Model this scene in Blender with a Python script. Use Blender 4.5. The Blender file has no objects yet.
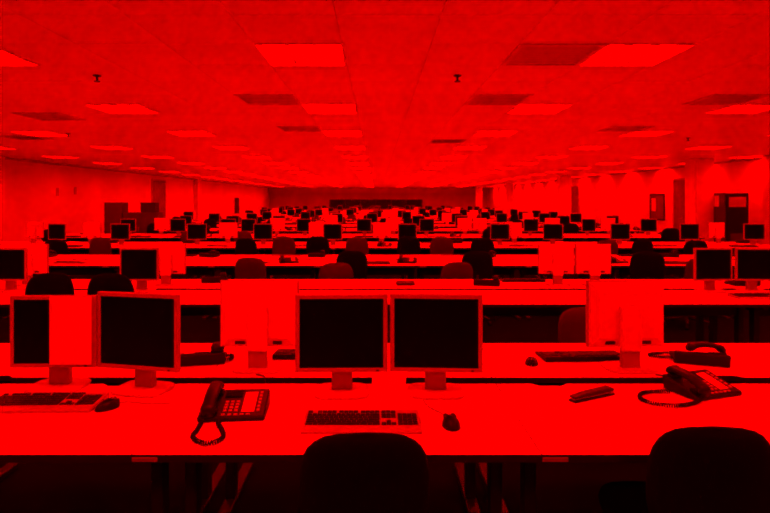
import bpy, bmesh, math, random
from mathutils import Vector, Matrix
random.seed(11)
S = bpy.context.scene
COL = S.collection
R = math.radians

# ------------------------------------------------------------------ camera, world, exposure
cam_data = bpy.data.cameras.new('camera')
cam = bpy.data.objects.new('camera', cam_data); COL.objects.link(cam)
cam.location = (0, 0, 1.6); cam.rotation_euler = (R(90), 0, 0)
cam_data.sensor_width = 36; cam_data.lens = 26.18
cam_data.shift_x = 8 / 770; cam_data.shift_y = -56.5 / 770
cam_data.clip_start = .05; cam_data.clip_end = 200
S.camera = cam
world = bpy.data.worlds.new('world'); S.world = world; world.use_nodes = True
bg = world.node_tree.nodes['Background']; bg.inputs[0].default_value = (0, 0, 0, 1); bg.inputs[1].default_value = 0
S.view_settings.view_transform = 'Standard'; S.view_settings.look = 'None'
S.view_settings.gamma = 1; S.view_settings.exposure = 0; S.view_settings.use_curve_mapping = False
S.cycles.use_denoising = True; S.cycles.max_bounces = 10; S.cycles.diffuse_bounces = 7; S.cycles.sample_clamp_indirect = 4
LAMP = 55.0                      # radiance of the red ceiling panels (every lamp of the room is red)

# ------------------------------------------------------------------ plan of the hall (metres, camera at 0,0, looking +Y)
XL, XR, YB, YF, ZC = -9.65, 9.9, -2.6, 50.0, 2.70
HD = .731                        # desk height
FRONT, PITCH = 1.91, 2.75        # front edge of the first double row, pitch of the double rows
DA, GAP, DB = .74, .09, .66
SEAM, DW = -.838, 1.40           # desk seams along X
NPAIR = 17
MOD = .625                       # ceiling module
TX0, TY0 = -.87, 3.94

# ------------------------------------------------------------------ materials
def mat(name, c, rough=.5, spec=.4, var=.08, scale=30, bump=0, metal=0, emit=None, wave=False):
    m = bpy.data.materials.new(name); m.use_nodes = True
    nt = m.node_tree; b = nt.nodes['Principled BSDF']
    b.inputs['Roughness'].default_value = rough
    b.inputs['Specular IOR Level'].default_value = spec
    b.inputs['Metallic'].default_value = metal
    tc = nt.nodes.new('ShaderNodeTexCoord')
    n = nt.nodes.new('ShaderNodeTexNoise'); n.inputs['Scale'].default_value = scale; n.inputs['Detail'].default_value = 4
    nt.links.new(tc.outputs['Object'], n.inputs['Vector'])
    r = nt.nodes.new('ShaderNodeValToRGB')
    c = c if isinstance(c, tuple) else (c, c, c)
    r.color_ramp.elements[0].position = .3; r.color_ramp.elements[1].position = .7
    r.color_ramp.elements[0].color = tuple(v * (1 - var) for v in c) + (1,)
    r.color_ramp.elements[1].color = tuple(min(1, v * (1 + var)) for v in c) + (1,)
    nt.links.new(n.outputs['Fac'], r.inputs[0]); nt.links.new(r.outputs[0], b.inputs['Base Color'])
    if bump:
        bp = nt.nodes.new('ShaderNodeBump'); bp.inputs['Strength'].default_value = bump; bp.inputs['Distance'].default_value = .004
        nt.links.new(n.outputs['Fac'], bp.inputs['Height']); nt.links.new(bp.outputs[0], b.inputs['Normal'])
    if emit:
        b.inputs['Emission Color'].default_value = (1, 0, 0, 1); b.inputs['Emission Strength'].default_value = emit
    return m
def grid_mat(name, c, rough, spec):
    """painted metal ceiling: thin seams on the module grid, in room coordinates"""
    m = mat(name, c, rough, spec, .03, 1.2)
    nt = m.node_tree; b = nt.nodes['Principled BSDF']
    src = b.inputs['Base Color'].links[0].from_socket
    g = nt.nodes.new('ShaderNodeNewGeometry'); sp = nt.nodes.new('ShaderNodeSeparateXYZ')
    nt.links.new(g.outputs['Position'], sp.inputs[0])
    def M(op, a, v, v2=None):
        q = nt.nodes.new('ShaderNodeMath'); q.operation = op
        nt.links.new(a, q.inputs[0]); 
        if isinstance(v, (int, float)): q.inputs[1].default_value = v
        else: nt.links.new(v, q.inputs[1])
        return q.outputs[0]
    def seam(o, off):
        a = M('PINGPONG', M('ADD', o, -off), MOD / 2)
        return M('LESS_THAN', a, .004)
    s = M('MAXIMUM', seam(sp.outputs[0], TX0), seam(sp.outputs[1], TY0))
    mx = nt.nodes.new('ShaderNodeMix'); mx.data_type = 'RGBA'
    nt.links.new(s, mx.inputs[0]); nt.links.new(src, mx.inputs[6]); mx.inputs[7].default_value = (c * .8,) * 3 + (1,)
    nt.links.new(mx.outputs[2], b.inputs['Base Color'])
    return m
EBAND = mat('dark_edge_band', .02, .5, .3)
LAM = mat('white_laminate', .82, .45, .3, .02, 3)
EDGE = mat('grey_edging', .42, .5, .3)
SILV = mat('silver_plastic', .36, .4, .4, .04, 60)
SHELL = mat('pale_plastic', .74, .45, .35, .04, 40)
CASE = mat('keyboard_plastic', .42, .45, .35, .04, 40)
BASEM = mat('stand_plastic', .55, .45, .35, .04, 40)
NECK = mat('neck_plastic', .34, .4, .4, .04, 40)
LCD = mat('dark_lcd', .002, .35, .05, .2, 40)
BLACK = mat('black_plastic', .006, .45, .25, .2, 60)
SOFTB = mat('black_rubber', .010, .7, .2, .2, 60)
KEYS = mat('key_plastic', .022, .5, .3, .2, 90)
BTN = mat('button_plastic', .42, .5, .3)
PAPER = mat('paper', .86, .8, .1, .03, 8)
PRINT = mat('printed_card', .5, .7, .1, .25, 120)
FABK = mat('black_fabric', .0035, .9, .12, .35, 300, .3)
FABD = mat('dark_grey_fabric', .075, .95, .1, .3, 300, .3)
METD = mat('dark_metal', .015, .45, .4)
METG = mat('grey_metal', .3, .4, .5, .05, 20)
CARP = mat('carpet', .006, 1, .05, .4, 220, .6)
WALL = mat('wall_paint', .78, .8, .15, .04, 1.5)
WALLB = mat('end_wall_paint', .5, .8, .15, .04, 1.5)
CEIL = grid_mat('ceiling_metal', .82, .34, .5)
TILE = mat('ceiling_tile_metal', .82, .34, .5, .03, 1.2)
VENT = mat('vent_metal', .74, .5, .3)
LIGHT = mat('lamp_diffuser', .8, .5, .2, 0, 5, emit=LAMP); LIGHT.cycles.emission_sampling = 'FRONT'
LOUV = mat('louvre_metal', .07, .5, .3)
LFRAME = mat('lamp_frame', .7, .4, .4)
DOORM = mat('door_veneer', .2, .5, .3, .25, 6)
CAB = mat('cabinet_grey', .075, .5, .3, .1, 8)
CABD = mat('cabinet_dark', .03, .5, .3, .1, 8)
BOARD = mat('pin_board', .17, .9, .1, .2, 60)
GLASSD = mat('dark_glazing', .012, .15, .4, .1, 2)
CARD = mat('cardboard_dark', .05, .9, .1, .2, 20)

# ------------------------------------------------------------------ mesh builder
class MB:
    def __init__(s): s.v = []; s.f = []; s.m = []
    def add(s, vs, fs, mi=0):
        n = len(s.v); s.v += [tuple(v) for v in vs]
        s.f += [tuple(i + n for i in f) for f in fs]; s.m += [mi] * len(fs); return s
    def box(s, x0, x1, y0, y1, z0, z1, mi=0):
        return s.add([(x0,y0,z0),(x1,y0,z0),(x1,y1,z0),(x0,y1,z0),(x0,y0,z1),(x1,y0,z1),(x1,y1,z1),(x0,y1,z1)],
            [(0,3,2,1),(4,5,6,7),(0,1,5,4),(1,2,6,5),(2,3,7,6),(3,0,4,7)], mi)
    def cb(s, cx, cy, cz, w, d, h, mi=0): return s.box(cx-w/2,cx+w/2,cy-d/2,cy+d/2,cz-h/2,cz+h/2,mi)
    def frustum(s, x0,x1,y0,y1,z0,z1,ins,mi=0):
        return s.add([(x0,y0,z0),(x1,y0,z0),(x1,y1,z0),(x0,y1,z0),(x0+ins,y0+ins,z1),(x1-ins,y0+ins,z1),(x1-ins,y1-ins,z1),(x0+ins,y1-ins,z1)],
            [(0,3,2,1),(4,5,6,7),(0,1,5,4),(1,2,6,5),(2,3,7,6),(3,0,4,7)], mi)
    def prism(s, pts, axis, a, b, mi=0):
        """extrude a 2D outline along axis ('x' outline is (y,z), 'z' outline is (x,y), 'y' outline is (x,z))"""
        n = len(pts)
        def q(p, t): return {'x': (t,p[0],p[1]), 'y': (p[0],t,p[1]), 'z': (p[0],p[1],t)}[axis]
        vs = [q(p,a) for p in pts] + [q(p,b) for p in pts]
        return s.add(vs, [tuple(range(n))[::-1], tuple(range(n,2*n))] + [(i,(i+1)%n,(i+1)%n+n,i+n) for i in range(n)], mi)
    def loops(s, ls, mi=0, caps=True):
        n = len(ls[0]); vs = [p for l in ls for p in l]; fs = []
        for k in range(len(ls)-1):
            for i in range(n): fs.append((k*n+i, k*n+(i+1)%n, (k+1)*n+(i+1)%n, (k+1)*n+i))
        if caps: fs += [tuple(range(n))[::-1], tuple(range((len(ls)-1)*n, len(ls)*n))]
        return s.add(vs, fs, mi)
    def tube(s, path, r, n=6, mi=0):
        P = [Vector(p) for p in path]; ls = []; up = Vector((0,0,1)); prev = None
        for i, p in enumerate(P):
            t = (P[min(i+1,len(P)-1)] - P[max(i-1,0)]).normalized()
            a = (prev - t * prev.dot(t)) if prev is not None else (up.cross(t) if abs(t.z) < .95 else Vector((1,0,0)))
            if a.length < 1e-6: a = Vector((1,0,0)).cross(t)
            a.normalize(); prev = a; b = t.cross(a); rr = r[i] if isinstance(r, (list,tuple)) else r
            ls.append([p + rr*(math.cos(2*math.pi*j/n)*a + math.sin(2*math.pi*j/n)*b) for j in range(n)])
        return s.loops(ls, mi)
    def xf(s, M, start=0):
        for i in range(start, len(s.v)): s.v[i] = tuple(M @ Vector(s.v[i]))
        return s
    def mesh(s, name, mats, bevel=0, smooth=False, seg=1):
        me = bpy.data.meshes.new(name); me.from_pydata(s.v, [], s.f); me.update()
        for m in (mats if isinstance(mats, (list,tuple)) else [mats]): me.materials.append(m)
        me.polygons.foreach_set('material_index', s.m)
        bm = bmesh.new(); bm.from_mesh(me); bmesh.ops.recalc_face_normals(bm, faces=bm.faces)
        if bevel:
            es = [e for e in bm.edges if len(e.link_faces) == 2 and e.calc_face_angle(0) > R(35)]
            bmesh.ops.bevel(bm, geom=es, offset=bevel, segments=seg, affect='EDGES', clamp_overlap=True)
        if smooth:
            for f in bm.faces: f.smooth = True
        bm.to_mesh(me); bm.free(); return me
def catmull(pts, n=12):
    P = [Vector(p) for p in pts]; out = []
    for i in range(len(P)-1):
        a, b, c, d = P[max(i-1,0)], P[i], P[i+1], P[min(i+2,len(P)-1)]
        for j in range(n):
            t = j/n; out.append(.5*((2*b)+(c-a)*t+(2*a-5*b+4*c-d)*t*t+(3*b-a-3*c+d)*t**3))
    out.append(P[-1]); return out
def coil(pts, rad=.0065, wire=.0028, pitch=.0095):
    path = catmull(pts, 24); acc = [0]
    for i in range(1, len(path)): acc.append(acc[-1] + (path[i]-path[i-1]).length)
    N = int(acc[-1]/pitch*9); res = []; k = 0
    for q in range(N+1):
        s = acc[-1]*q/N
        while k < len(path)-2 and acc[k+1] < s: k += 1
        f = (s-acc[k])/max(1e-6, acc[k+1]-acc[k]); p = path[k].lerp(path[k+1], f); t = (path[k+1]-path[k]).normalized()
        a = t.cross(Vector((0,0,1))); 
        if a.length < .05: a = Vector((1,0,0))
        a.normalize(); b = t.cross(a); th = 2*math.pi*s/pitch
        res.append(p + rad*(math.cos(th)*a + math.sin(th)*b))
    return MB().tube(res, wire, 4)

# ------------------------------------------------------------------ object helpers
def link(name, data, parent=None, loc=(0,0,0), rz=0):
    o = bpy.data.objects.new(name, data); COL.objects.link(o)
    if parent is not None: o.parent = parent
    o.location = loc; o.rotation_euler = (0,0,rz); return o
def tag(o, label, cat, group=None):
    o['label'] = label; o['category'] = cat
    if group: o['group'] = group
    return o
def struct(name, me, label=None):
    o = link(name, me); o['kind'] = 'structure'
    if label: o['label'] = label
    return o
def place(proto, name, label, cat, loc, rz=0, group=None, scale=None):
    """proto: one mesh, or a list of (part name, mesh, index of the parent part or None[, kind])"""
    if not isinstance(proto, list):
        o = link(name, proto, None, loc, rz)
        if scale: o.scale = scale
        return tag(o, label, cat, group)
    r = link(name, None, None, loc, rz); r.empty_display_size = .1
    if scale: r.scale = scale
    made = []
    for p in proto:
        c = link(p[0], p[1], r if p[2] is None else made[p[2]])
        if len(p) > 3 and p[3]: c['kind'] = p[3]
        made.append(c)
    return tag(r, label, cat, group)
ORD = ['first','second','third','fourth','fifth','sixth','seventh','eighth','ninth','tenth','eleventh','twelfth','thirteenth','fourteenth','fifteenth','sixteenth','seventeenth','eighteenth','nineteenth','twentieth']
def rowname(k): return 'front' if k == 0 else ORD[k]
def Y0(k): return FRONT + PITCH * k
def inview(x, d, marg=.25): return (-377/560*d - marg) < x < (393/560*d + marg)

# ------------------------------------------------------------------ the setting
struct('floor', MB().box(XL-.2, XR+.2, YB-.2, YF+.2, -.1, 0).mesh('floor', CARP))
struct('wall_left', MB().box(XL-.2, XL, YB-.2, YF+.2, 0, ZC+.1).mesh('wall_left', WALL))
struct('wall_right', MB().box(XR, XR+.2, YB-.2, YF+.2, 0, ZC+.1).mesh('wall_right', WALL))
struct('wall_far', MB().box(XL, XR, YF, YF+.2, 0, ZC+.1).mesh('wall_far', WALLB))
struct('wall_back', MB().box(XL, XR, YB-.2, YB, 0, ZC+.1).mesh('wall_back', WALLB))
struct('baseboard_left', MB().box(XL, XL+.015, YB, YF, 0, .1).mesh('baseboard_left', EDGE, .003))
struct('baseboard_right', MB().box(XR-.015, XR, YB, YF, 0, .1).mesh('baseboard_right', EDGE, .003))
struct('baseboard_far', MB().box(XL+.02, XR-.02, YF-.015, YF, 0, .1).mesh('baseboard_far', EDGE, .003))
struct('trim_1', MB().box(XL, XL+.03, YB, YF, ZC-.05, ZC-.001).mesh('trim_1', EDGE))
struct('trim_2', MB().box(XR-.03, XR, YB, YF, ZC-.05, ZC-.001).mesh('trim_2', EDGE))
# ceiling: real tiles near the camera, gridded sheet beyond
lamp_cells = set()
lamps = []
for j in range(-2, 18):
    for i in range(-3, 5):
        lamps.append((i, j)); lamp_cells.add((4*i, 4*j))
vents = [(3, 0), (-1, 3), (3, 3), (-6, 5), (-1, 7), (7, 3), (7, 7), (3, 10), (-9, 9)]
M0, M1 = -2, 8
rows = []
for m in range(M0, M1):
    ya = TY0 + m*MOD; d = ya + MOD
    n0 = max(math.floor((-377/560*d - TX0)/MOD), math.ceil((XL-TX0)/MOD)); n1 = min(math.ceil((393/560*d - TX0)/MOD), math.floor((XR-TX0)/MOD))
    rows.append((m, n0, n1))
cm = MB()
tiled = {(n, m) for m, n0, n1 in rows for n in range(n0, n1)}
bx_ = [XL] + [TX0 + n*MOD for n in range(-20, 25) if XL < TX0 + n*MOD < XR] + [XR]
by_ = [YB] + [TY0 + m*MOD for m in range(-20, 90) if YB < TY0 + m*MOD < YF] + [YF]
for a, b in zip(bx_, bx_[1:]):
    for c, d in zip(by_, by_[1:]):
        n = math.floor(((a+b)/2 - TX0)/MOD); m = math.floor(((c+d)/2 - TY0)/MOD)
        if (n, m) in lamp_cells and b-a > MOD-.01 and d-c > MOD-.01: continue
        z = ZC + (.014 if (n, m) in tiled else 0)
        cm.add([(a,c,z),(b,c,z),(b,d,z),(a,d,z)], [(3,2,1,0)])
cm.box(XL-.2, XR+.2, YB-.2, YF+.2, ZC+.12, ZC+.2)
ceiling = struct('ceiling', cm.mesh('ceiling', CEIL))
tile = MB().box(.0012, MOD-.0012, .0012, MOD-.0012, 0, .014).mesh('ceiling_tile', TILE, .0015)
for m, n0, n1 in rows:
    for n in range(n0, n1):
        if (n, m) in lamp_cells or (n, m) in vents: continue
        link('ceiling_tile', tile, ceiling, (TX0 + n*MOD, TY0 + m*MOD, ZC - random.uniform(0, .0012)))

# ceiling lamps
h = MOD/2
def ring(o, i, z0, z1, m):
    for a, b, c, d in ((-o,-i,-o,o),(i,o,-o,o),(-i,i,-o,-i),(-i,i,i,o)): m.box(a,b,c,d,z0,z1)
    return m
fr = ring(h-.002, h-.016, -.005, .002, MB()).mesh('lamp_frame', LFRAME)
hs_ = ring(h-.008, h-.016, .002, .062, MB()).mesh('louvre_housing', LOUV)
q_ = h-.016
df = bpy.data.meshes.new('diffuser'); df.from_pydata([(-q_,-q_,.06),(q_,-q_,.06),(q_,q_,.06),(-q_,q_,.06)], [], [(3,2,1,0)]); df.materials.append(LIGHT)
dv = MB().box(-.004, .004, -q_, q_, .012, .058).mesh('louvre_blade', LOUV)
cnt = {}
for i, j in lamps:
    x = TX0 + 4*i*MOD + h; y = TY0 + 4*j*MOD + h
    if not (XL+.4 < x < XR-.35 and YB+.3 < y < YF-.4): continue
    near = j < 5
    c = cnt[j] = cnt.get(j, 0) + 1
    if y < 2.5: lab = '%s ceiling light from the left in the %s row overhead behind the camera' % (ORD[c-1], ORD[-1-j if j < 0 else 0]); g = 'ceiling lights above the camera'
    else:
        lab = '%s square ceiling light from the left in the %s row of lights' % (ORD[c-1], ORD[j]); g = 'ceiling light panels'
    r = place([('lamp_frame', fr, None), ('louvre_housing', hs_, None), ('diffuser', df, None)], 'ceiling_light', lab, 'light', (x, y, ZC-.002), 0, g)
    if near:
        for dx in (-.1, .1): link('louvre_blade', dv, r, (dx, 0, 0))
# ceiling vents
vf = MB()
for a, b, c, d in ((-h+.002,-h+.03,-h+.002,h-.002),(h-.03,h-.002,-h+.002,h-.002),(-h+.03,h-.03,-h+.002,-h+.03),(-h+.03,h-.03,h-.03,h-.002)): vf.box(a,b,c,d,-.008,.012)
vf = vf.mesh('vent_frame', VENT); vb = MB().box(-h+.03,h-.03,-h+.03,h-.03,.006,.012).mesh('vent_back', VENT)
vs = MB().prism([(-.025,-.002),(.021,.002),(.025,.002),(-.021,-.002)], 'x', -h+.03, h-.03).mesh('slat', VENT)
vlab = ['dark square air vent beside the right-hand near ceiling light','dark square air vent left of centre in the ceiling','dark square air vent right of centre behind the nearest vent',
 'small dark air vent far left in the ceiling','distant air vent left of the ceiling centre','air vent at the right of the ceiling','distant air vent at the far right of ceiling','farther air vent right of ceiling centre','faint distant air vent at the ceiling left edge']
for (n, m), lab in zip(vents, vlab):
    r = place([('vent_frame', vf, None), ('vent_back', vb, None)], 'air_vent', lab, 'vent', (TX0+n*MOD+h, TY0+m*MOD+h, ZC-.002), 0, 'air vents in the ceiling')
    for q in range(10): link('slat', vs, r, (0, -h+.06+q*.0555, -.001))
# sprinkler heads
sp = [('rosette', MB().loops([[(.035*a*math.cos(t*.5236), .035*a*math.sin(t*.5236), z) for t in range(12)] for a, z in ((1,0),(1,-.006),(.5,-.012))]).mesh('rosette', METD), None),
      ('stem', MB().loops([[(.009*math.cos(t*.785), .009*math.sin(t*.785), z) for t in range(8)] for z in (-.01,-.05)]).mesh('stem', METD), None),
      ('deflector', MB().loops([[(.026*math.cos(t*.5236), .026*math.sin(t*.5236), z) for t in range(12)] for z in (-.05,-.056)]).mesh('deflector', METD), None)]
for x, y, lab in ((-2.47, 4.94, 'small dark sprinkler head at the upper left of the ceiling'), (.71, 4.94, 'small dark sprinkler head just right of the ceiling centre'),
                  (-5.1, 9.25, 'small far sprinkler head above the left desks'), (5.5, 9.9, 'small far sprinkler head above the right desks')):
    place(sp, 'sprinkler_head', lab, 'sprinkler', (x, y, ZC-.001), 0, 'sprinkler heads')

# columns along the right side
for q, y in enumerate((14.95, 25.75, 36.5, 47.2)):
    c = struct('column_%d' % (q+1), MB().box(8.35, 8.85, y-.25, y+.25, 0, ZC).mesh('column', WALL, .01), 'white square column, %s along the right side' % ORD[q])
    link('skirting', MB().box(8.335, 8.865, y-.265, y+.265, 0, .1).mesh('skirting', EDGE, .003), c)
struct('trim_3', MB().box(9.55, XR, 13.4, 13.9, 0, ZC).mesh('trim_3', WALL, .01))
struct('trim_4', MB().box(XL, XL+.12, 13.9, 14.35, 0, ZC).mesh('trim_4', WALL, .01))
struct('trim_5', MB().box(XL, XL+.25, 29.4, 29.9, 0, ZC).mesh('trim_5', WALL, .01))
# doors
def door(name, x, y0, y1, top, side, leaves):
    s = side
    d = struct(name, MB().box(min(x, x-s*.05), max(x, x-s*.05), y0-.06, y0, 0, top+.06).box(min(x, x-s*.05), max(x, x-s*.05), y1, y1+.06, 0, top+.06).box(min(x, x-s*.05), max(x, x-s*.05), y0, y1, top, top+.06).mesh(name, EDGE, .004))
    w = (y1-y0)/leaves
    for q in range(leaves):
        a, b = y0+q*w+.004, y0+(q+1)*w-.004
        lf = link('door_leaf', MB().box(min(x-s*.002, x-s*.035), max(x-s*.002, x-s*.035), a, b, .01, top-.004).mesh('door_leaf', DOORM, .003), d)
        hy = b-.1 if q == 0 else a+.1
        link('door_handle', MB().tube([(x-s*.035,hy,1.0),(x-s*.08,hy,1.0),(x-s*.08,hy,1.0+.001),(x-s*.08,hy-(.12 if q==0 else -.12),1.0)], .01, 8).mesh('door_handle', METG), lf)
    return d
door('door_1', XR, 17.3, 18.6, 2.25, 1, 2)
door('door_2', XR, 27.4, 28.5, 2.25, 1, 1)
door('door_3', XL, 24.0, 25.4, 2.45, -1, 2)
# dark glazed strip on the end wall
wn = struct('window_1', MB().box(-4.25, 4.05, YF-.04, YF, .84, .9).box(-4.25, 4.05, YF-.04, YF, 1.58, 1.64).box(-4.25, -4.19, YF-.04, YF, .9, 1.58).box(3.99, 4.05, YF-.04, YF, .9, 1.58).mesh('window_1', METD))
for q in range(6):
    link('pane', MB().box(-4.19+q*1.3633+.01, -4.19+(q+1)*1.3633-.01, YF-.025, YF-.005, .9, 1.58).mesh('pane', GLASSD), wn)
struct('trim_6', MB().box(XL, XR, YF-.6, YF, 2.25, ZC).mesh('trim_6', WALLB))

# ------------------------------------------------------------------ desks
def desktop(dep, notch):
    w = DW/2-.0015
    if notch is None: pts = [(-w,0),(w,0),(w,dep),(-w,dep)]
    else: pts = [(-w,0),(w,0),(w,dep),(notch+.085,dep),(notch+.05,dep-.03),(notch-.05,dep-.03),(notch-.085,dep),(-w,dep)]
    m = MB().prism(pts, 'z', HD-.026, HD); m.m = [0, 0] + [1]*len(pts)
    return m.mesh('desktop', [LAM, EBAND])
def desk_proto(dep, notch):
    leg = lambda x: MB().box(x-.025,x+.025,.40,.47,.03,HD-.06).box(x-.03,x+.03,.06,dep-.06,0,.035).box(x-.02,x+.02,.08,dep-.08,HD-.066,HD-.026).mesh('leg', METD, .004)
    return [('desktop', desktop(dep, notch), None), ('leg', leg(-DW/2+.07), None), ('leg', leg(DW/2-.07), None),
            ('beam', MB().box(-DW/2+.095, DW/2-.095, .42, .45, .55, .63).mesh('beam', METD, .003), None),
            ('cable_tray', MB().box(-DW/2+.1, DW/2-.1, dep-.16, dep-.15, HD-.16, HD-.03).box(-DW/2+.1, DW/2-.1, dep-.15, dep-.02, HD-.16, HD-.15).mesh('cable_tray', SOFTB), None),
            ('joint_bracket', MB().box(-DW/2+.002, -DW/2+.09, -.004, -.0005, HD-.024, HD-.008).mesh('joint_bracket', METG, .002), None)]
desks_a = {None: desk_proto(DA, None), 1: desk_proto(DA, .33), 2: desk_proto(DA, -.45)}
desks_b = {None: desk_proto(DB, None), 1: desk_proto(DB, .33), 2: desk_proto(DB, -.45)}
far_tops = MB()
left_gap = {(5, -5), (6, -5)}
for k in range(NPAIR):
    for side in 'AB':
        c = 0
        yf = Y0(k) if side == 'A' else Y0(k)+DA+GAP+DB
        ymid = Y0(k)+.4 if side == 'A' else Y0(k)+1.2
        for n in range(-5, 6):
            if (k, n) in left_gap: continue
            x = SEAM + DW*(n+.5)
            if not inview(x, Y0(k) + (.74 if side == 'A' else 1.5), .95): continue
            c += 1
            if k > 12:
                far_tops.box(x-DW/2+.002, x+DW/2-.002, min(yf, yf+(DA if side=='A' else -DB)), max(yf, yf+(DA if side=='A' else -DB)), HD-.026, HD)
                far_tops.box(x-DW/2+.05, x-DW/2+.1, ymid-.2, ymid+.2, 0, HD-.026); continue
            nt = (1 if n == -1 else 2 if n == 1 else None) if k == 0 else None
            lab = '%s desk from the left along the %s side of the %s double desk row' % (ORD[c-1], 'near' if side == 'A' else 'far', rowname(k))
            place((desks_a if side == 'A' else desks_b)[nt], 'desk', lab, 'desk', (x, yf, 0), 0 if side == 'A' else math.pi, 'office desks')
o = link('distant_desks', far_tops.mesh('distant_desks', LAM)); tag(o, 'pale desk rows nearest the far end wall', 'desks'); o['kind'] = 'stuff'

# ------------------------------------------------------------------ monitors
def monitor_proto(s):
    W, H, B, z0 = .41*s, .345*s, .019*s, .105
    z1 = z0+H; w = W/2; f = -.02
    rect = lambda i, y: [(-w+i,y,z0+i),(w-i,y,z0+i),(w-i,y,z1-i),(-w+i,y,z1-i)]
    fm = MB().loops([rect(.004,f+.028), rect(0,f+.022), rect(0,f+.004), rect(.004,f), rect(B,f), rect(B+.001,f+.004)], caps=False)
    fm = fm.mesh('bezel', SILV)
    sc = MB().box(-w+B, w-B, f+.003, f+.008, z0+B, z1-B).mesh('screen', LCD)
    bs = MB().loops([rect(.004,f+.028), rect(.012,f+.04), rect(.05*s,f+.058)]).mesh('back_shell', SHELL, .002)
    po = MB().box(-.12*s,-.075*s,f+.041,f+.052,z0+.02,z0+.055).mesh('port_recess', METD)
    po2 = MB().box(.07*s,.12*s,f+.041,f+.052,z0+.02,z0+.055).mesh('port_recess', METD)
    ne = MB().box(-.047,.047,.03,.065,.01,z0+.02).mesh('neck', NECK, .004)
    sl = MB().box(-.052,.052,.036,.075,z0-.01,.325).mesh('column', SHELL, .006)
    ba = MB().prism([(.125*math.copysign(abs(math.cos(t))**.5, math.cos(t)), .03+.1*math.copysign(abs(math.sin(t))**.5, math.sin(t))) for t in [i*math.pi/12 for i in range(24)]], 'z', 0, .013).mesh('base', BASEM, .003)
    bt = MB().box(w-.05, w-.04, f-.002, f+.002, z0+.005, z0+.012).mesh('power_button', METD)
    return [('bezel', fm, None), ('screen', sc, None), ('back_shell', bs, None), ('port_recess', po, 2), ('port_recess', po2, 2), ('column', sl, None), ('neck', ne, None), ('base', ba, None), ('power_button', bt, 0)]
def monitor_small(s):
    W, H, B, z0 = .41*s, .345*s, .019*s, .105; w = W/2; z1 = z0+H
    m = MB().box(-w,w,-.02,.02,z0,z1,0).box(-w+B,w-B,-.022,-.02,z0+B,z1-B,1).box(-.05,.05,.02,.06,.01,.3,2).box(-.12,.12,-.07,.13,0,.013,2)
    m.add([(-w+.004,.02,z0+.004),(w-.004,.02,z0+.004),(w-.004,.02,z1-.004),(-w+.004,.02,z1-.004),(-w+.05,.04,z0+.05),(w-.05,.04,z0+.05),(w-.05,.04,z1-.05),(-w+.05,.04,z1-.05)],[(4,5,6,7),(0,1,5,4),(1,2,6,5),(2,3,7,6),(3,0,4,7)],2)
    return m.mesh('monitor', [SILV, LCD, SHELL])
MON = monitor_proto(1.0); MONS = monitor_proto(.9); MONM = monitor_proto(.95); MONF = monitor_small(.9)
MG = 'flat monitors on the desks'
OCC = []
def free(x, y, hx, hy, keep=True):
    for a, b, c, d in OCC:
        if abs(x-a) < hx+c and abs(y-b) < hy+d: return False
    if keep: OCC.append((x, y, hx, hy))
    return True
def mon(x, y, rz, label, proto=MON, group=MG):
    OCC.append((x, y, .2, .14))
    return place(proto, 'monitor', label, 'monitor', (x, y, HD), rz, group)
mon(-.158, 2.5, R(1), 'dark pale-framed monitor behind the centre keyboard, left one of the middle pair')
mon(.263, 2.5, R(-3), 'dark monitor beside the white paper, right one of the middle pair')
mon(-1.478, 2.57, R(1), 'front left monitor with a white panel over half its screen', MONM)
mon(-1.076, 2.535, R(-12), 'dark monitor turned left, between the half covered monitor and the desk phone')
mon(-.612, 2.92, math.pi, 'monitor seen from behind, standing left of the middle monitor pair')
mon(1.295, 2.92, math.pi+R(3), 'monitor seen from behind, standing beside the keyboard and the right desk phone')
sheet = MB().prism([(-.095,.126),(.095,.126),(.095,.437),(-.095,.437)], 'y', -.0265, -.0255).mesh('paper_sheet', PAPER)  # thin white panel put over the right half of the front left screen
tag(link('paper_sheet', sheet, None, (-1.392, 2.568, HD-.005), R(1)), 'thin white panel over the right half of the front left screen', 'paper')
# second double row
y = Y0(1)+.6
for x, rz, lab in ((-3.5, 0, 'monitor cut by the left picture edge in the second double desk row'), (-2.25, 0, 'lone dark monitor left of centre facing us in the second double desk row'),
                   (3.18, R(2), 'left monitor of the dark pair at right in the second double desk row'), (3.58, R(-2), 'right monitor of the dark pair near the right picture edge')):
    mon(x, y+.05, rz, lab, MONS)
for x, lab in ((-3.58, 'monitor back behind the leftmost dark monitor in the second double desk row'), (-2.16, 'monitor back just right of the lone dark left monitor'),
               (1.85, 'left of the two monitor backs side by side right of centre'), (2.23, 'right of the two monitor backs side by side right of centre')):
    mon(x, Y0(1)+1.12, math.pi, lab, MONS)
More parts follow.
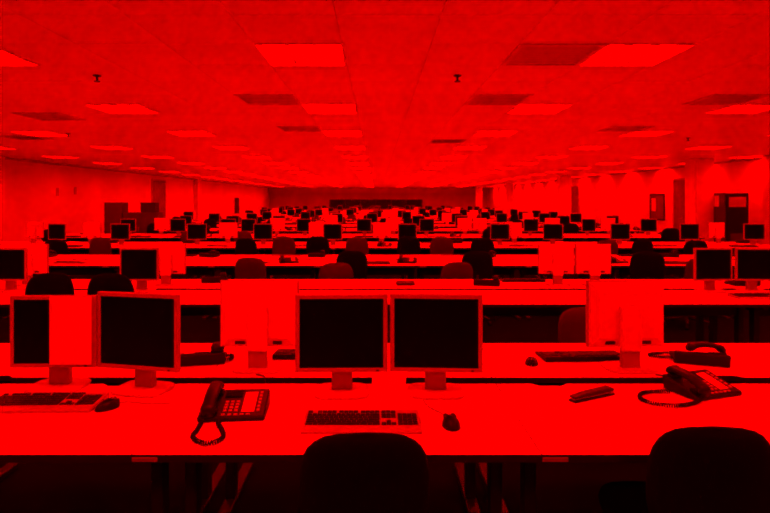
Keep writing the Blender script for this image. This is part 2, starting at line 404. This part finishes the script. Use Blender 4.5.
# further rows
pair3 = [-6.14, -4.93, -3.46, -2.19, -.85, .58, 2.36, 3.38, 4.67, 6.0, 7.24]
pair4 = [-6.0, -4.8, -3.59, -3.1, -1.76, -.31, 1.2, 3.71, 5.1, 6.55]
far_m = 0
for k in range(3, NPAIR):
    ya = Y0(k)+.6; yb = Y0(k)+1.14
    if k == 3: xs = pair3; bxs = [-5.75, -3.0, -1.2, .1, 2.75, 6.85, -6.9]
    elif k == 4: xs = pair4; bxs = [2.2, 2.58, -5.4, -2.5, .4, 4.4, 5.8]
    else:
        xs, bxs = [], []
        for n in range(-5, 6):
            if (k, n) in left_gap: continue
            x = SEAM + DW*(n+.5)
            if random.random() < .82: xs.append(x + random.uniform(-.25, .25))
            if random.random() < .5: bxs.append(x + random.uniform(-.3, .3))
    lim = True
    for q, x in enumerate(sorted(xs)):
        if not inview(x, ya, .1): continue
        if k >= 9 and random.random() < .15: continue
        if lim: lab = 'dark monitor facing us, %s from the left in the %s double desk row' % (ORD[q], rowname(k)); g = MG
        else: lab = 'tiny dark monitor facing us in the far desk rows'; g = 'tiny monitors far away facing us'
        if not free(x, ya, .2, .05, False): continue
        mon(x, ya, R(random.uniform(-12, 12)), lab, MONS if k < 6 else MONF, g)
    for q, x in enumerate(sorted(bxs)):
        if not inview(x, yb, .1) or k > 12: continue
        if lim: lab = 'pale monitor back, %s from the left in the %s double desk row' % (ORD[q], rowname(k)); g = MG
        else: lab = 'tiny pale monitor back in the far desk rows'; g = 'tiny monitor backs far away'
        mon(x, yb, math.pi+R(random.uniform(-12, 12)), lab, MONS if k < 6 else MONF, g)

# ------------------------------------------------------------------ keyboards, mice
def keyboard_proto(body, keys):
    W, D = .45, .178
    b = MB().prism([(-D/2,0),(D/2,0),(D/2,.026),(-D/2+.02,.014),(-D/2,.010)], 'x', -W/2, W/2).mesh('case', body, .002)
    km = MB()
    zt = lambda yy: .014+(yy+D/2-.02)/(D-.02)*.012
    def key(x, y, w, d=.0172): z = zt(y); km.frustum(x, x+w-.0008, y, y+d, z-.001, z+.005, .0010)
    p = .0189; x0 = -W/2+.010; ytop = D/2-.030
    for g0, n in ((0,1),(2,4),(6.5,4),(11,4)):
        for i in range(n): key(x0+(g0+i)*p, ytop, p, .013)
    for r, (off, n, last) in enumerate(((0,13,2),(1.5,12,1.5),(1.75,11,2.25),(2.25,10,2.75))):
        yy = ytop-.026-r*p
        if off: key(x0, yy, off*p)
        for i in range(n): key(x0+(off+i)*p, yy, p)
        key(x0+(off+n)*p, yy, last*p)
    yy = ytop-.026-4*p; xx = x0
    for w in (1.5,1,1.5,7,1.5,1,1.5): key(xx, yy, w*p); xx += w*p
    nx = x0+15.35*p
    for i in range(3):
        key(nx+i*p, ytop, p, .013); key(nx+i*p, ytop-.026, p); key(nx+i*p, ytop-.026-p, p); key(nx+i*p, ytop-.026-4*p, p)
    key(nx+p, ytop-.026-3*p, p)
    px = nx+3.35*p
    for r in range(5):
        for i in range(4): key(px+i*p, ytop-.026-r*p, p)
    return [('case', b, None), ('keys', km.mesh('keys', keys), None, 'stuff')]
KBW = keyboard_proto(CASE, KEYS); KBB = keyboard_proto(BLACK, KEYS)
def dome(cx, cy, a, b, hgt, n=14, m=5, sharp=1.0):
    ls = []
    for q in range(m+1):
        t = q/m*math.pi/2*.97; r = math.cos(t)**.8
        ls.append([(cx+a*r*math.cos(2*math.pi*j/n), cy+b*r*math.sin(2*math.pi*j/n)+.006*math.sin(t), hgt*math.sin(t)) for j in range(n)])
    return MB().loops(ls)
def mouse_proto(cable):
    return [('shell', dome(0,0,.034,.05,.037).mesh('shell', BLACK, smooth=True), None),
            ('button', MB().loops([[(-.014+.011*math.cos(t), .024+.022*math.sin(t), z) for t in [i*math.pi/6 for i in range(12)]] for z in (.015,.034)]).mesh('button', KEYS, .002), None),
            ('button', MB().loops([[(.014+.011*math.cos(t), .024+.022*math.sin(t), z) for t in [i*math.pi/6 for i in range(12)]] for z in (.015,.034)]).mesh('button', KEYS, .002), None),
            ('wheel', MB().loops([[(x, .026+.011*math.cos(t), .028+.011*math.sin(t)) for t in [i*math.pi/6 for i in range(12)]] for x in (-.0025,.0025)]).mesh('wheel', BTN), None),
            ('cable', MB().tube(catmull(cable, 8), .0018, 5).mesh('cable', METG), None)]
place(KBW, 'keyboard', 'pale keyboard with black keys before the middle monitor pair', 'keyboard', (-.058, 2.165, HD), R(0), 'computer keyboards')
place(KBW, 'keyboard', 'pale keyboard with black keys before the half covered left monitor', 'keyboard', (-1.40, 2.37, HD), R(2), 'computer keyboards')
place(KBB, 'keyboard', 'black keyboard beside the monitor back right of centre on the front double row', 'keyboard', (1.125, 3.10, HD), math.pi+R(3), 'computer keyboards')
place(KBB, 'keyboard', 'black keyboard half hidden behind the middle monitor pair', 'keyboard', (-.345, 3.14, HD), math.pi, 'computer keyboards')
place(mouse_proto([(0,.05,.008),(-.01,.12,.003),(-.05,.2,.003),(-.06,.28,.003)]), 'computer_mouse', 'black mouse on the bare desk right of the centre keyboard', 'mouse', (.285, 2.15, HD), R(5), 'computer mice')
place(mouse_proto([(0,.05,.008),(.0,.09,.003),(.08,.13,.003),(.16,.2,.003)]), 'computer_mouse', 'black mouse at the right end of the front left keyboard', 'mouse', (-1.125, 2.335, HD), R(-40), 'computer mice')
place(mouse_proto([(0,.05,.008),(.0,.09,.003),(.03,.13,.003),(.02,.2,.003)]), 'computer_mouse', 'small dark mouse left of the black keyboard behind the gap', 'mouse', (.82, 2.97, HD), math.pi*.9, 'computer mice')

# ------------------------------------------------------------------ telephones
def handset(L=.205):
    m = MB(); ls = []
    for i in range(15):
        t = i/14; yy = (t-.5)*L; arch = .020*math.sin(math.pi*t)**.8
        e = abs(t-.5)*2; w = .027+.006*max(0, (e-.62)/.38); th = .013+.012*max(0, (e-.62)/.38)
        if i in (0, 14): w *= .7; th *= .6
        z = arch - .006*max(0,(e-.62)/.38)
        ls.append([(w*math.copysign(abs(math.cos(a))**.7, math.cos(a)), yy, z+th*math.copysign(abs(math.sin(a))**.7, math.sin(a))) for a in [j*math.pi/6 for j in range(12)]])
    return m.loops(ls)
def phone_proto(cord=None, off=False):
    W, D, zf, zb = .26, .195, .020, .066
    tl = math.atan2(zb-zf, D-.012); L = D/math.cos(tl)
    T = Matrix.Translation((0,-D/2,zf)) @ Matrix.Rotation(tl, 4, 'X')
    body = MB().prism([(-D/2,0),(D/2-.01,0),(D/2,zb-.006),(D/2-.012,zb),(-D/2,zf)], 'x', -W/2, W/2).mesh('body', BLACK, .005)
    hs = handset()
    if off: hs.xf(Matrix.Translation((-.03,.02,.078)) @ Matrix.Rotation(R(-62), 4, 'Z') @ Matrix.Rotation(R(6), 4, 'X'))
    else: hs.xf(T @ Matrix.Translation((-.088, L/2-.004, .022)))
    parts = [('body', body, None), ('handset', hs.mesh('handset', BLACK, smooth=True), None)]
    cr = MB().box(-.115,-.056,.02,.055,-.004,.010).xf(T).mesh('cradle', SOFTB, .003); cr2 = MB().box(-.115,-.056,L-.055,L-.02,-.004,.010).xf(T).mesh('cradle', SOFTB, .003)
    kp = MB()
    for r in range(4):
        for c in range(3): kp.frustum(-.038+c*.022,-.022+c*.022,.03+r*.02,.043+r*.02,-.002,.005,.0015)
    fb = MB()
    for r in range(6): fb.frustum(.094,.108,.03+r*.024,.046+r*.024,-.002,.005,.0015)
    for c in range(5): fb.frustum(-.04+c*.024,-.024+c*.024,.008,.018,-.002,.004,.001)
    lab = MB().box(.035,.086,.03,.165,.0005,.0015).xf(T).mesh('label_card', PAPER)
    dsp = MB().box(-.045,.025,.13,.175,.0,.004).xf(T).mesh('display', LCD, .001)
    parts += [('cradle', cr, 0), ('cradle', cr2, 0), ('keypad', kp.xf(T).mesh('keypad', BTN), 0, 'stuff'), ('feature_buttons', fb.xf(T).mesh('feature_buttons', BTN), 0, 'stuff'), ('label_card', lab, 0), ('display', dsp, 0)]
    if cord: parts.append(('coiled_cord', coil(cord).mesh('coiled_cord', SOFTB), None))
    return parts
def local(pts, loc, rz):
    I = (Matrix.Translation((loc[0],loc[1],HD)) @ Matrix.Rotation(rz,4,'Z')).inverted()
    return [tuple(I @ Vector((p[0],p[1],HD+p[2]))) for p in pts]
TG = 'desk telephones'
L1 = (-.58, 2.29); A1 = R(4)
c1 = local([(-.675,2.195,.03),(-.677,2.15,.012),(-.672,2.09,.011),(-.668,2.03,.011),(-.625,1.985,.011),(-.578,1.985,.011),(-.558,2.03,.011),(-.583,2.1,.011),(-.61,2.15,.011),(-.61,2.18,.012)], L1, A1)
place(phone_proto(c1), 'desk_phone', 'black desk phone with looped cord on the front middle desk', 'phone', (L1[0],L1[1],HD), A1, TG)
L2 = (1.47, 2.56); A2 = R(18)
c2 = local([(1.405,2.43,.03),(1.36,2.40,.011),(1.26,2.36,.011),(1.175,2.38,.011),(1.14,2.44,.011),(1.18,2.51,.011),(1.26,2.53,.011),(1.318,2.53,.011)], L2, A2)
place(phone_proto(c2), 'desk_phone', 'angled black desk phone with cord stretched left on the front right desk', 'phone', (L2[0],L2[1]-.02,HD), A2, TG)
L3 = (1.735, 3.02); A3 = math.pi+R(-20)
c3 = local([(1.68,3.10,.03),(1.62,3.14,.012),(1.55,3.13,.011),(1.51,3.10,.011),(1.56,3.06,.011),(1.62,3.04,.011)], L3, A3)
place(phone_proto(c3, True), 'desk_phone', 'black desk phone with lifted handset behind the angled phone', 'phone', (L3[0],L3[1],HD), A3, TG)
L4 = (-.95, 3.02); A4 = math.pi+R(12)
c4 = local([(-.86,2.98,.03),(-.82,3.0,.012),(-.79,3.03,.011),(-.80,3.09,.011),(-.84,3.1,.012)], L4, A4)
place(phone_proto(c4), 'desk_phone', 'black desk phone seen past the right edge of the turned left monitor', 'phone', (L4[0],L4[1],HD), A4, TG)
PH = phone_proto([(-.09,-.1,.03),(-.1,-.15,.011),(-.06,-.18,.011),(-.03,-.15,.011),(-.03,-.1,.011)])
PHF = [p for p in PH if p[0] in ('body','handset','label_card')]
PHF = [('body', PHF[0][1], None), ('handset', PHF[1][1], None), ('label_card', PHF[2][1], None)]

# ------------------------------------------------------------------ paper, stapler
def papers(w, d, n, curl=0):
    m = MB()
    for i in range(n):
        z = .001+i*.0016; a = random.uniform(-.05,.05); q = len(m.v)
        if curl:
            N = 8; vs = []
            for j in range(N+1):
                t = j/N; vs += [(-w/2, (t-.5)*d, z+curl*t*t), (w/2, (t-.5)*d, z+curl*.5*t*t)]
            vs2 = [(x,y,zz+.001) for x,y,zz in vs]
            fs = [(2*j,2*j+1,2*j+3,2*j+2) for j in range(N)]; fs += [tuple(v+2*N+2 for v in f[::-1]) for f in fs]
            for j in range(N): fs += [(2*j,2*j+2,2*j+2+2*N+2,2*j+2*N+2),(2*j+1,2*j+1+2*N+2,2*j+3+2*N+2,2*j+3)]
            fs += [(0,2*N+2,2*N+3,1),(2*N,2*N+1,4*N+3,4*N+2)]
            m.add(vs+vs2, fs)
        else: m.cb(0,0,z,w,d,.0013)
        m.xf(Matrix.Rotation(a,4,'Z'), q)
    return m.mesh('paper_sheets', PAPER)
tag(link('paper_sheets', papers(.158,.34,2,.012), None, (.053, 2.58, HD), R(-2)), 'white paper lying between the middle monitor stands over the desk gap', 'paper')
st = [('base', MB().box(-.12,.12,-.02,.02,0,.008).mesh('base', BLACK, .003), None),
      ('lower_jaw', MB().prism([(-.115,.009),(.1,.009),(.1,.016),(-.115,.014)],'y',-.012,.012).mesh('lower_jaw', METG, .001), None),
      ('upper_jaw', MB().prism([(-.12,.018),(.11,.018),(.12,.026),(.1,.036),(-.05,.032),(-.12,.024)],'y',-.018,.018).mesh('upper_jaw', CABD, .003), None),
      ('hinge', MB().box(.095,.118,-.015,.015,.006,.028).mesh('hinge', METG, .002), None)]
place(st, 'stapler', 'long flat dark stapler on the front right desk', 'stapler', (.945, 2.46, HD), R(26))
# monitor cables hanging over the gap
for x, lab in ((-.62, 'thin cable trailing from the monitor back left of the middle pair'), (1.36, 'thin cable looping below the monitor back on the right')):
    cb = MB().tube(catmull([(x+.02, 2.775, HD+.004),(x+.05,2.76,HD+.004),(x+.07,2.735,HD+.003),(x+.08,2.70,HD-.03),(x+.05,2.69,HD-.1)], 8), .003, 6).mesh('cable', METD)
    tag(link('cable', cb), lab, 'cable', 'monitor cables')

# ------------------------------------------------------------------ swivel chairs (face +Y, back toward -Y)
def chair_proto(fab, lite=False):
    ls = []; zb, zt = .44, .875; N = 18
    for i in range(N+1):
        t = -1+2*i/N; tt = math.sin(t*math.pi/2); z = (zb+zt)/2 + (zt-zb)/2*tt
        e = 3.4 if tt > 0 else 2.4
        w = .2*max(.0, 1-abs(tt)**e)**(1/e)
        w = max(w, .03)*(1.0 if tt > 0 else 1-.06*abs(tt)); th = .032*max(.25, (1-abs(tt)**4)**.5)
        yc = -.2-.05*(z-.44)+.03*((z-.62)/.25)**2*-.3
        loop = []
        for j in range(20):
            a = 2*math.pi*j/20; cx = math.copysign(abs(math.cos(a))**.75, math.cos(a)); sy = math.copysign(abs(math.sin(a))**.75, math.sin(a))
            x = w*cx; loop.append((x, yc+th*sy+.5*x*x, z))
        ls.append(loop)
    back = MB().loops(ls).mesh('backrest', fab, smooth=True)
    ls = []
    for z, s in ((.405,.86),(.415,.97),(.44,1.0),(.462,.97),(.472,.86),(.474,.5)):
        ls.append([(.235*s*math.copysign(abs(math.cos(a))**.55, math.cos(a)), .05+.225*s*math.copysign(abs(math.sin(a))**.55, math.sin(a)), z) for a in [2*math.pi*j/28 for j in range(28)]])
    seat = MB().loops(ls).mesh('seat', fab, smooth=True)
    spine = MB().tube([(0,.0,.40),(0,-.15,.385),(0,-.225,.41),(0,-.245,.5),(0,-.245,.6)], [.022,.022,.02,.018,.014], 8).mesh('back_support', BLACK, smooth=True)
    col = MB().tube([(0,.03,.09),(0,.03,.25),(0,.03,.251),(0,.03,.405)], [.028,.028,.018,.018], 10).mesh('gas_column', METD, smooth=True)
    parts = [('backrest', back, None), ('seat', seat, None), ('back_support', spine, None), ('gas_column', col, None)]
    for q in range(5):
        a = q*2*math.pi/5+.3; dx, dy = math.cos(a), math.sin(a)
        lg = MB().tube([(.02*dx,.03+.02*dy,.105),(.15*dx,.03+.15*dy,.09),(.27*dx,.03+.27*dy,.068)], [.024,.02,.015], 7).mesh('leg', METD if not lite else BLACK, smooth=True)
        cs = MB().loops([[(.27*dx-dy*u+.024*math.cos(p)*dx, .03+.27*dy+dx*u+.024*math.cos(p)*dy, .027+.027*math.sin(p)) for p in [i*math.pi/6 for i in range(12)]] for u in (-.02,.02)]).mesh('caster', SOFTB, .003)
        parts.append(('leg', lg, None)); parts.append(('caster', cs, len(parts)-1))
    return parts
def joinproto(proto, name):
    """one mesh out of the main parts, for chairs only a few pixels high"""
    bm = bmesh.new(); mats = []
    for p in proto:
        n = len(bm.faces); bm.from_mesh(p[1]); bm.faces.ensure_lookup_table()
        mt = p[1].materials[0]
        if mt not in mats: mats.append(mt)
        for f in bm.faces[n:]: f.material_index = mats.index(mt)
    me = bpy.data.meshes.new(name); bm.to_mesh(me); bm.free()
    for m in mats: me.materials.append(m)
    return me
CHB, CHD = chair_proto(FABK), chair_proto(FABD)
CHBF, CHDF = joinproto(CHB, 'chair_black'), joinproto(CHD, 'chair_grey')
CG = 'swivel chairs'
def chair(x, y, rz, dim, label, zs=1.0, group=CG, far=False):
    if y > 4.5 and rz < 3:
        s = abs((x-SEAM+DW/2) % DW - DW/2)
        if s < .42: yk = FRONT + PITCH*math.ceil((y-FRONT)/PITCH); y = min(y, yk-.40)
    pr = (CHDF if dim else CHBF) if far else (CHD if dim else CHB)
    return place(pr, 'swivel_chair', label, 'chair', (x, y, 0), rz, group, (1, 1, zs))
chair(-.047, 1.985, R(2), 0, 'black swivel chair in front of the centre keyboard', .993).scale.x = 1.05
chair(1.075, 1.985, R(-3), 0, 'black swivel chair before the front right desk below the angled phone', 1.015)
# aisle behind the first double row
chair(1.50, 3.78, math.pi+R(8), 1, 'dim swivel chair behind the right monitor back, pushed to the front double row', .95)
chair(-2.02, 4.42, R(4), 0, 'black swivel chair rising just above the turned left monitor', 1.2).scale.x = .88
chair(-2.58, 4.42, R(30), 0, 'black swivel chair rising above the half covered left monitor', 1.2).scale.x = .82
# aisle behind the second double row, then the third
AIS = {2: [(-1.54,1),(-.50,1),(-.32,0),(.87,1),(1.30,0),(2.72,0),(3.34,0),(3.95,1),(-4.2,0)],
       3: [(-2.2,0),(-1.58,1),(-1.02,0),(-.32,1),(.55,0),(1.14,1),(1.83,0),(3.9,1),(4.5,0),(5.43,0),(-4.68,1),(-5.6,0)]}
for k in (2, 3):
    for q, (x, dim) in enumerate(sorted(AIS[k])):
        y = Y0(k) - (.33 if q % 2 else .14) - (.12 if k == 3 else 0)
        if k == 2: y = Y0(k) - {-.5: .86, .87: .80, -.32: .12, 1.3: .08}.get(x, .3)
        chair(x, y, R(random.uniform(-14, 14)), dim, '%s swivel chair, %s from the left, before the %s double desk row' % ('dim grey' if dim else 'black', ORD[q], rowname(k)), random.uniform(1.04, 1.13) if not (k == 2 and dim) else 1.02)
for k in range(4, NPAIR):
    xs = []
    for n in range(-5, 6):
        if (k, n) in left_gap: continue
        if random.random() < (.62 if k < 10 else .4): xs.append(SEAM + DW*(n+.5) + random.uniform(-.4, .4))
    for q, x in enumerate(xs):
        dim = random.random() < .35
        if True: lab = '%s swivel chair, %s from the left, before the %s double desk row' % ('dim grey' if dim else 'black', ORD[q], rowname(k)); g = CG
        else: lab = 'tiny dark swivel chair among the far desk rows'; g = 'tiny chairs among the far desks'
        chair(x, Y0(k) - random.uniform(.1, .42), R(random.uniform(-25, 25)), dim, lab, random.uniform(1.0, 1.15), g, k >= 6)

# ------------------------------------------------------------------ small things on the further desks
place(PHF, 'desk_phone', 'dark desk phone on the second double row, above the phone behind the turned monitor', 'phone', (-1.72, 5.95, HD), math.pi+R(10), TG)
place(PHF, 'desk_phone', 'dark desk phone just right of the middle monitors on the second double row', 'phone', (1.13, 5.75, HD), math.pi+R(-15), TG)
place(PHF, 'desk_phone', 'dark desk phone by the left picture edge of the second double row', 'phone', (-2.75, 5.9, HD), math.pi, TG)
place(PHF, 'desk_phone', 'dark desk phone below the right monitor pair on the second double row', 'phone', (3.75, 5.75, HD), math.pi, TG)
place(KBB, 'keyboard', 'black keyboard by the two monitor backs on the second double row', 'keyboard', (1.56, 6.02, HD), math.pi, 'computer keyboards')
place(KBW, 'keyboard', 'pale keyboard below the right monitor pair on the second double row', 'keyboard', (3.40, 4.98, HD), R(0), 'computer keyboards')
place(KBW, 'keyboard', 'pale keyboard below the lone dark monitor on the second double row', 'keyboard', (-2.2, 4.98, HD), R(0), 'computer keyboards')
tag(link('paper_sheets', papers(.21,.3,3), None, (-1.45, 5.75, HD), R(12)), 'small paper stack beside the phone left of centre on the second double row', 'paper')
tag(link('paper_sheets', papers(.21,.3,4), None, (1.38, 4.95, HD), R(-12)), 'paper stack at the near edge of the second double row', 'paper')
tag(link('binder', MB().box(-.09,.09,-.06,.06,0,.022).box(-.085,.085,-.055,.055,.022,.03,1).box(-.09,.09,-.06,.06,.03,.034).mesh('binder', [CABD, PAPER], .002), None, (.29, 5.75, HD), R(4)), 'small dark folder on the second double row above the middle monitors', 'folder')
kc = {}
for k in range(2, 9):
    for n in range(-5, 6):
        if (k, n) in left_gap: continue
        x = SEAM + DW*(n+.5)
        for side in 'AB':
            y = Y0(k) + (.22 if side == 'A' else 1.3)
            if not inview(x, y, 0): continue
            rz = 0 if side == 'A' else math.pi
            u = random.random()
            def lab(kind):
                c = kc[(k,side,kind)] = kc.get((k,side,kind), 0)+1
                return '%s %s from the left on the %s side of the %s double desk row' % (ORD[c-1], kind, 'near' if side == 'A' else 'far', rowname(k))
            xx = x + random.uniform(-.2, .2)
            if u < .6 and free(xx, y, .24, .12): place(KBB if random.random() < .6 or k > 5 else KBW, 'keyboard', lab('keyboard'), 'keyboard', (xx, y, HD), rz+R(random.uniform(-10,10)), 'computer keyboards')
            if random.random() < .55 and free(xx+.47, y+(.15 if side == 'A' else -.12), .15, .15): place(PHF, 'desk_phone', lab('dark phone'), 'phone', (xx+.47, y+(.15 if side == 'A' else -.12), HD), rz+R(random.uniform(-25,25)), TG)
            if random.random() < .35 and free(xx-.42, y+(.05 if side=='A' else -.02), .16, .18): tag(link('paper_sheets', papers(.21,.3,random.randint(2,9)), None, (xx-.42, y+(.05 if side=='A' else -.02), HD), R(random.uniform(-25,25))), lab('paper stack'), 'paper', 'paper stacks on desks')

# ------------------------------------------------------------------ furniture and fittings along the walls
def cabinet(w, d, hh, doors, m):
    p = [('body', MB().box(-w/2,w/2,-d/2+.02,d/2,.06,hh).box(-w/2+.02,w/2-.02,-d/2+.05,d/2-.02,0,.06).mesh('body', m, .004), None)]
    for q in range(doors):
        a = -w/2+q*w/doors+.004; b = -w/2+(q+1)*w/doors-.004
        p.append(('door', MB().box(a,b,-d/2,-d/2+.019,.07,hh-.01).mesh('door', m, .003), None))
        p.append(('handle', MB().box(b-.05,b-.035,-d/2-.02,-d/2,hh*.5,hh*.5+.14).mesh('handle', METG, .003), len(p)-1))
    return p
place(cabinet(.56,.45,1.52,1,CAB), 'tall_cabinet', 'tall dark cabinet before the left wall', 'cabinet', (-8.38, 18.0, 0))
place(cabinet(1.1,.45,1.2,2,CAB), 'low_cabinet', 'lower dark double cabinet right of the tall cabinet at left', 'cabinet', (-7.52, 18.0, 0))
bx = [('carton', MB().box(-.23,.23,-.16,.16,0,.29).mesh('carton', CARD, .004), None), ('lid', MB().box(-.235,.235,-.165,.165,.29,.315).mesh('lid', CARD, .004), None)]
place(bx, 'storage_box', 'dark box standing on the low cabinet at left', 'box', (-7.3, 18.0, 1.2))
# machine at right
vm = [('body', MB().box(-.3,.3,-.35,.4,.05,1.78).box(-.27,.27,-.3,.37,0,.05).mesh('body', CAB, .01), None),
      ('front_panel', MB().box(-.28,.28,-.37,-.35,.08,1.76).mesh('front_panel', BLACK, .004), None),
      ('pale_panel', MB().box(-.22,.22,-.376,-.37,1.42,1.68).mesh('pale_panel', PRINT, .002), 1),  # plain pale panel in its own colour, without emission
      ('dispensing_slot', MB().box(-.18,.18,-.374,-.37,.55,.75).mesh('dispensing_slot', CAB, .002), 1),
      ('side_notice', MB().box(-.304,-.3,-.1,.22,1.42,1.72).mesh('side_notice', PAPER), 0)]
place(vm, 'vending_machine', 'tall black machine with pale top panel by the right wall', 'machine', (9.16, 14.6, 0))
nb = [('frame', MB().box(-.02,.02,-.5,.5,.9,.94).box(-.02,.02,-.5,.5,1.78,1.82).box(-.02,.02,-.5,-.46,.94,1.78).box(-.02,.02,.46,.5,.94,1.78).mesh('frame', METD, .003), None),
      ('board', MB().box(0,.015,-.46,.46,.94,1.78).mesh('board', BOARD), None),
      ('pinned_sheet', MB().box(-.002,0,.1,.4,1.2,1.66).mesh('pinned_sheet', PAPER), 1)]
place(nb, 'notice_board', 'dark notice board with a white sheet left of the double door', 'board', (XR-.021, 19.75, 0))
pb = [('frame', MB().box(-.015,.015,-.55,.55,.7,1.75).mesh('frame', METD, .004), None), ('poster', MB().box(.015,.018,-.5,.5,.75,1.7).mesh('poster', CABD), None)]
place(pb, 'framed_poster', 'dark upright framed poster far along the left wall', 'poster', (XL+.017, 38.5, 0))
for q, (y, z) in enumerate(((17.9, 1.9), (16.9, 1.85))):
    tag(link('wall_plate', MB().box(0,.012,-.07,.07,z-.12,z+.12).mesh('wall_plate', EDGE, .003), None, (XL+.001, y, 0)), 'small grey plate high on the left wall, %s one' % ('farther' if q == 0 else 'nearer'), 'plate', 'wall plates')
